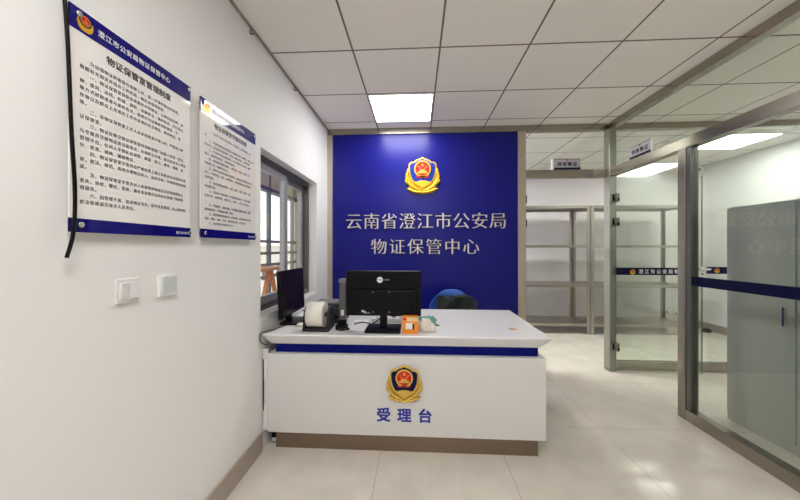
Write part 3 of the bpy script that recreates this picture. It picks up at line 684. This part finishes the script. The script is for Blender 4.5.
obj('seat', B(cx - 0.23, cx + 0.23, cy - 0.44, cy - 0.03, 0.42, 0.48, bev=0.025, seg=3), 'chair_blue', ch)
obj('back_bracket', MB().beam((cx, cy + 0.035, 0.56), (cx, cy - 0.02, 0.43), 0.05, 0.012).beam((cx, cy - 0.02, 0.412), (cx, cy - 0.22, 0.412), 0.05, 0.012), 'black', ch)
obj('gas_lift', MB().cyl((cx, cy - 0.22, 0.07), (0, 0, 1), 0.025, 0.35), 'chrome', ch)
for k in range(5):
    a = 2 * PI * k / 5 + 0.3
    x, y = cx + 0.24 * math.cos(a), cy - 0.22 + 0.24 * math.sin(a)
    lg = obj('leg', MB().beam((cx, cy - 0.22, 0.09), (x, y, 0.07), 0.035, 0.03), 'black', ch)
    obj('caster', MB().cyl((x - 0.012, y, 0.025), (1, 0, 0), 0.025, 0.024, seg=16), 'black', lg)
# jacket hung over the backrest
b = bmesh.new(); NX, NZ = 36, 30; rnd = random.Random(4)
fr_, bk_ = [], []
wv = [(rnd.uniform(14, 40), rnd.uniform(-25, 25), rnd.uniform(0, 6), rnd.uniform(0.004, 0.010)) for _ in range(7)]
for j in range(NZ + 1):
    fr_.append([]); bk_.append([])
    for i in range(NX + 1):
        u, v = i / NX, j / NZ
        top = 0.862 + 0.014 * math.sin(u * 9 + 1) + (0.018 if 0.35 < u < 0.75 else 0) - 0.030 * max(0, u - 0.85) / 0.15
        left = 0.205 + 0.012 * math.sin(v * 7); right = 0.590 + 0.02 * math.sin(v * 5 + 1)
        x = left + (right - left) * u; z = 0.52 + (top - 0.52) * v
        uu = (x - cx) / 0.225
        y = cy - 0.075 - 0.045 * min(1.2, abs(uu)) ** 2 + sum(a * math.sin(kx * x + kz * z + p_) for kx, kz, p_, a in wv)
        fr_[-1].append(b.verts.new((x, y - 0.012, z))); bk_[-1].append(b.verts.new((x, y + 0.012, z)))
for j in range(NZ):
    for i in range(NX):
        b.faces.new((fr_[j][i], fr_[j][i + 1], fr_[j + 1][i + 1], fr_[j + 1][i])); b.faces.new((bk_[j][i], bk_[j + 1][i], bk_[j + 1][i + 1], bk_[j][i + 1]))
for j in range(NZ):
    for i in (0, NX): b.faces.new((fr_[j][i], fr_[j + 1][i], bk_[j + 1][i], bk_[j][i]))
for i in range(NX):
    for j in (0, NZ): b.faces.new((fr_[j][i], fr_[j][i + 1], bk_[j][i + 1], bk_[j][i]))
bmesh.ops.recalc_face_normals(b, faces=b.faces)
for f in b.faces: f.smooth = True
mb = MB(); mb.merge(b, 0)
jk = obj('jacket', mb, 'jacket', None, loc=(0.4, cy - 0.08, 0.52)); tag(jk, 'dark crumpled jacket hung over the blue chair back', 'jacket')
obj('collar', MB().tube([(0.33, cy - 0.085, 0.868), (0.38, cy - 0.105, 0.868), (0.45, cy - 0.11, 0.870), (0.50, cy - 0.09, 0.860)], 0.014, smooth_n=5), 'jacket', jk)

# ------------------------------------------------------------------ notice boards on the left wall
XS = -1.000
def board(y0, y1, z0, z1, label, title, lines, tsize, bsize, z_title, z_first, dz, head_pitch, seed):
    t = thing('notice_board', label, 'notice board', (XS, (y0 + y1) / 2, z0), group='white acrylic notice boards on the left wall')
    yc = (y0 + y1) / 2
    obj('panel', B(XS - 0.005, XS, y0, y1, z0, z1), 'sign_white', t)
    hd = obj('header_band', B(XS - 0.0048, XS + 0.0006, y0, y1, z1 - 0.068, z1), 'sign_blue', t)
    ft = obj('footer_band', B(XS - 0.0048, XS + 0.0006, y0, y1, z0, z0 + 0.041), 'sign_blue', t)
    small_emblem('band_emblem', wall_M(XS + 0.0008, y0 + 0.042, z1 - 0.060, LEFTW) @ Matrix.Scale(0.052, 4), hd)
    txt('band_lettering', '澄江市公安局物证保管中心', 0.0225, wall_M(XS + 0.0010, y0 + 0.220, z1 - 0.035, LEFTW) @ FRONT, 'white_ink', hd, pitch=head_pitch, bold=0.012)
    txt('band_lettering', '澄江市公安局', 0.0115, wall_M(XS + 0.0010, y1 - 0.045, z0 + 0.018, LEFTW) @ FRONT, 'white_ink', ft, pitch=0.0125, bold=0.012)
    txt('title_lettering', title, tsize, wall_M(XS + 0.0008, yc - 0.002, z_title, LEFTW) @ FRONT, 'ink', t, bold=0.022)
    mb = MB(); mb.keep = True
    for k, ln in enumerate(lines):
        mb.text(ln, bsize, wall_M(XS + 0.0008, y0 + 0.026, z_first - k * dz, LEFTW) @ FRONT, center=False, pitch=bsize * 1.05, shifts=((-0.012, 0), (0.012, 0.004)))
    obj('body_lettering', mb, 'ink', t)
    for (yy, zz) in ((y0 + 0.023, z1 - 0.019), (y1 - 0.014, z1 - 0.019), (y0 + 0.028, z0 + 0.022), (y1 - 0.012, z0 + 0.019)):
        obj('standoff_screw', MB().cyl((XS, yy, zz), (1, 0, 0), 0.0085, 0.008, seg=20, bev=0.002).cyl((XL, yy, zz), (1, 0, 0), 0.006, XS - XL - 0.005, seg=14), 'chrome', t)
L1 = ['　　为加强物证的管理与保障工作，进一步规范物证的管理，', '根据有关规定并结合工作实际，制定本管理制度。', '　　一、物证保管室保管各类案件中的物证，主要包括扣押、查',
      '押、查封、冻结、扣留、调取、证据保全、抽样取证、先行登记', '等方式提取或者与案件有关，需要作为证据使用的物品、文', '件等以及群众上交或在工作中发现的无主物品、遗失物品、等', '等。',
      '　　二、非物证保管室工作人员未经批准不得入内，严禁进入物', '证保管室。', '　　三、物证在移交物证保管室时须移送部门办案人员统一登记，', '与专管员交接物证应当面清点，办理移交手续，登记信息录入物证',
      '管理平台。任何人不得私自保管、截留、侵占、挪用、调换、私', '分、变卖、调换、销毁物证。', '　　四、物证保管室专管员应严格按照上级公安机关及本局有关规', '定，依法、规范、高效办理物证的入、出库手续，不得随意借出物', '证。',
      '　　五、物证保管室专管员对入库保管的物证应当妥善保管防止', '丢失、虫蛀、霉烂、变质，遇有紧急情况及时向主管部门和领导', '得报告。', '　　六、因管理不善，造成物证丢失、损坏或者霉变，私占挪用的', '依法依规追究有关人员责任。']
L2 = ['　　一、认真学习有关法律法规，自觉遵守、保管室各项、规', '定。', '　　二、严格按照规定办理物证入库登记手续，保管好、物证、出', '库手续，认真核对物证名称、数量、特征等信息，做到准确', '　　三、严格执行物证保管制度，对入库物证分类存放，编号', '登记，做到账物相符，定期清点检查。', '　　四、保持物证保管室整洁，做好防火、防盗、防潮、防', '虫蛀等工作，确保物证安全。', '　　五、做好物证保管室的日常管理，未经批准不得带无关人员',
      '进入，不得泄露、存放、使用物证，发现问题及时向领导报告', '及时处理。', '　　六、及时办理物证移送、归还、返还、拍卖、销毁、没收', '等处置手续。', '　　七、专管员工作变动时，应当办理交接手续，清点保管物', '证及文书、台账资料，由移交人、接收人、监交人签字确认', '。', '　　八、严格遵守、保密纪律，不得泄露与案件有关的、秘密', '和信息内容，不得擅自处理、物证。', '　　九、爱护保管室设施设备，定期检查、发现隐患及时处理', '检查、保养、维修、记录、保持设备正常、运行良好。', '　　十、完成领导交办的其他工作。']
board(0.833, 1.308, 1.387, 2.052, 'nearer white notice board with blue bands, crossed by the hanging black cable', '物证保管室管理制度', L1, 0.0290, 0.0138, 1.949, 1.905, 0.0213, 0.0237, 1)
board(1.372, 1.857, 1.390, 2.046, 'white notice board with blue bands between the other board and the window', '物证保管室专管员职责', L2, 0.0290, 0.0142, 1.945, 1.902, 0.0221, 0.0237, 2)
cb = MB().tube([(-1.008, 0.790, 2.703), (-1.004, 0.795, 2.45), (-0.992, 0.806, 2.15), (-0.985, 0.814, 1.969), (-0.984, 0.820, 1.817), (-0.984, 0.825, 1.677), (-0.984, 0.834, 1.507), (-0.985, 0.831, 1.386), (-0.995, 0.822, 1.312)], 0.0048, smooth_n=5)
tag(obj('hanging_cable', cb, 'black', None, loc=(-0.99, 0.82, 1.312)), 'thin black cable hanging down the left wall at the notice board edge', 'cable')

# switches
def sw(y, z, label):
    return thing('light_switch', label, 'switch', (XL, y, z))
s = sw(1.029, 1.147, 'white wall switch with two rockers, below the nearer notice board')
obj('plate', B(XL, XL + 0.010, 0.986, 1.072, 1.147, 1.233, bev=0.003), 'switch_plastic', s)
for k, ya in enumerate((0.996, 1.031)):
    T4 = Matrix.Translation((XL + 0.0115, ya + 0.0165, 1.190)) @ Matrix.Rotation(math.radians(6 if k == 0 else -6), 4, 'Y')
    obj('rocker', MB().box(-0.004, 0.004, -0.016, 0.016, -0.030, 0.030, bev=0.0015, M4=T4), 'switch_plastic', s)
s = thing('wall_sensor', 'white square wall plate with grey pad, right of the two rocker switch', 'switch', (XL, 1.199, 1.146))
obj('plate', B(XL, XL + 0.014, 1.157, 1.242, 1.146, 1.231, bev=0.003), 'white_plastic', s)
obj('pad', B(XL + 0.0138, XL + 0.0152, 1.172, 1.238, 1.156, 1.224, bev=0.0005), 'grey_pad', s)
# ceiling edge clips
for y, lb in ((1.84, 'small metal clip at the ceiling edge above the notice boards'), (2.52, 'small metal clip at the ceiling edge above the window')):
    c = MB().box(XL, XL + 0.006, y - 0.006, y + 0.006, 2.662, HC - 0.012, bev=0.0015).box(XL, XL + 0.024, y - 0.006, y + 0.006, 2.657, 2.664, bev=0.0015).ell((XL + 0.024, y, 2.666), 0.006, 0.006, 0.009)
    tag(obj('ceiling_clip', c, mat('clip_grey', (0.35, 0.32, 0.29, 1), 0.4, metal=0.4), None, loc=(XL, y, 2.64)), lb, 'clip', group='clips along the ceiling edge')

# ------------------------------------------------------------------ back room: shelves and fittings
def rack(x0, x1, label):
    t = thing('storage_shelf', label, 'shelf', ((x0 + x1) / 2, 5.18, 0), group='empty steel shelving units')
    ya, yb = 4.90, 5.45
    for x in (x0, x1):
        s = 1 if x == x0 else -1
        for y, sy in ((ya, 1), (yb, -1)):
            # folded angle post: two flanges
            obj('post', MB().box(x, x + s * 0.052, y, y + sy * 0.004, 0, 2.0).box(x, x + s * 0.004, y + sy * 0.004, y + sy * 0.045, 0, 2.0), 'shelf', t)
    for z in (2.0, 1.385, 0.768, 0.165):
        obj('shelf_board', MB().box(x0 + 0.004, x1 - 0.004, ya + 0.006, yb - 0.006, z - 0.010, z).box(x0 + 0.004, x1 - 0.004, ya + 0.005, ya + 0.012, z - 0.040, z - 0.009).box(x0 + 0.004, x1 - 0.004, yb - 0.012, yb - 0.005, z - 0.040, z - 0.009).box(x0 + 0.004, x0 + 0.010, ya + 0.012, yb - 0.012, z - 0.04, z - 0.009).box(x1 - 0.010, x1 - 0.004, ya + 0.012, yb - 0.012, z - 0.04, z - 0.009), 'shelf', t)
rack(1.20, 2.685, 'empty stainless steel shelving unit beside the blue wall, seen through the open doorway')
rack(2.693, 4.19, 'empty stainless steel shelving unit behind the glass with the navy band')
for i, (x, z, lb) in enumerate(((4.462, 0.20, 'white socket plate low on the rear wall, nearest the shelf post'), (4.62, 0.17, 'white socket plate on the rear wall, middle of three'))):
    t = thing('wall_socket', lb, 'socket', (x, YB, z - 0.04), group='socket plates on the rear wall')
    obj('plate', B(x - 0.043, x + 0.043, YB - 0.010, YB, z - 0.043, z + 0.043, bev=0.003), 'white_plastic', t)
    obj('outlet', B(x - 0.018, x + 0.018, YB - 0.0115, YB - 0.0095, z - 0.02, z + 0.02), 'mid_grey', t)
cc = thing('security_camera', 'small white security camera near the ceiling of the side room', 'camera', (4.75, 5.43, 2.56))
obj('bracket', MB().cyl((4.75, 5.43, 2.56), (-1, 0, 0), 0.050, 0.02).beam((4.735, 5.43, 2.56), (4.66, 5.40, 2.61), 0.035, 0.035), 'white_plastic', cc)
obj('housing', MB().cyl((4.69, 5.46, 2.645), (-0.30, -1, -0.12), 0.062, 0.17, bev=0.01), 'white_plastic', cc)
obj('lens', MB().cyl((4.641, 5.297, 2.6255), (-0.30, -1, -0.12), 0.026, 0.006), 'mid_grey', cc)
sk = thing('sprinkler', 'small metal sprinkler head on the side room ceiling', 'sprinkler', (3.22, 4.13, HC))
obj('flange', MB().cyl((3.22, 4.13, HC - 0.014), (0, 0, 1), 0.026, 0.014, r2=0.050), 'chrome', sk)
obj('head', MB().cyl((3.22, 4.13, HC - 0.055), (0, 0, 1), 0.010, 0.044).cyl((3.22, 4.13, HC - 0.059), (0, 0, 1), 0.022, 0.004), 'chrome', sk)
lc = thing('steel_cabinet', 'plain grey steel cabinet standing behind the right glass partition', 'cabinet', (2.66, 2.10, 0))
obj('body', B(2.44, 2.88, 1.65, 2.55, 0.0, 1.655, bev=0.004), 'locker', lc)
for y0_, y1_ in ((1.66, 2.095), (2.105, 2.54)):
    dd = obj('door', B(2.428, 2.4402, y0_, y1_, 0.07, 1.645, bev=0.003), 'locker', lc)
    yh = y1_ - 0.05 if y0_ < 2 else y0_ + 0.05
    obj('handle', B(2.410, 2.4285, yh - 0.010, yh + 0.010, 0.82, 0.95, bev=0.004), 'chrome', dd)
cb = MB()
for k in range(3): cb.tube([(4.62 + (0.07 - k * 0.015) * math.cos(a * PI / 8 + k), 5.16 + (0.05 - k * 0.01) * math.sin(a * PI / 8 + k), 0.010 + k * 0.016) for a in range(16)], 0.010, seg=6)
cb.box(4.60, 4.66, 5.13, 5.17, 0.0, 0.055, bev=0.01)
tag(obj('cable_coil', cb, 'black', None, loc=(4.62, 5.16, 0)), 'black coil of cable on the floor at the side room wall', 'cable')

# ------------------------------------------------------------------ camera, world, view
cam = bpy.data.cameras.new('camera'); co = bpy.data.objects.new('camera', cam); COL.objects.link(co)
co.location = (0, 0, 1.34); co.rotation_euler = (PI / 2, 0, math.atan(16.5 / 307))
cam.sensor_width = 36; cam.sensor_fit = 'HORIZONTAL'; cam.lens = 307 / 800 * 36; cam.shift_y = -2 / 800; cam.clip_start = 0.02
S.camera = co
wd = bpy.data.worlds.new('world'); S.world = wd; wd.use_nodes = True
wd.node_tree.nodes['Background'].inputs[0].default_value = (1.0, 0.985, 0.96, 1); wd.node_tree.nodes['Background'].inputs[1].default_value = 0.9
S.view_settings.view_transform = 'Standard'; S.view_settings.look = 'None'; S.view_settings.gamma = 1.0; S.view_settings.use_curve_mapping = False
S.view_settings.exposure = 0.91
S.cycles.use_denoising = True
S.cycles.max_bounces = 10; S.cycles.diffuse_bounces = 6; S.cycles.glossy_bounces = 5; S.cycles.transparent_max_bounces = 16
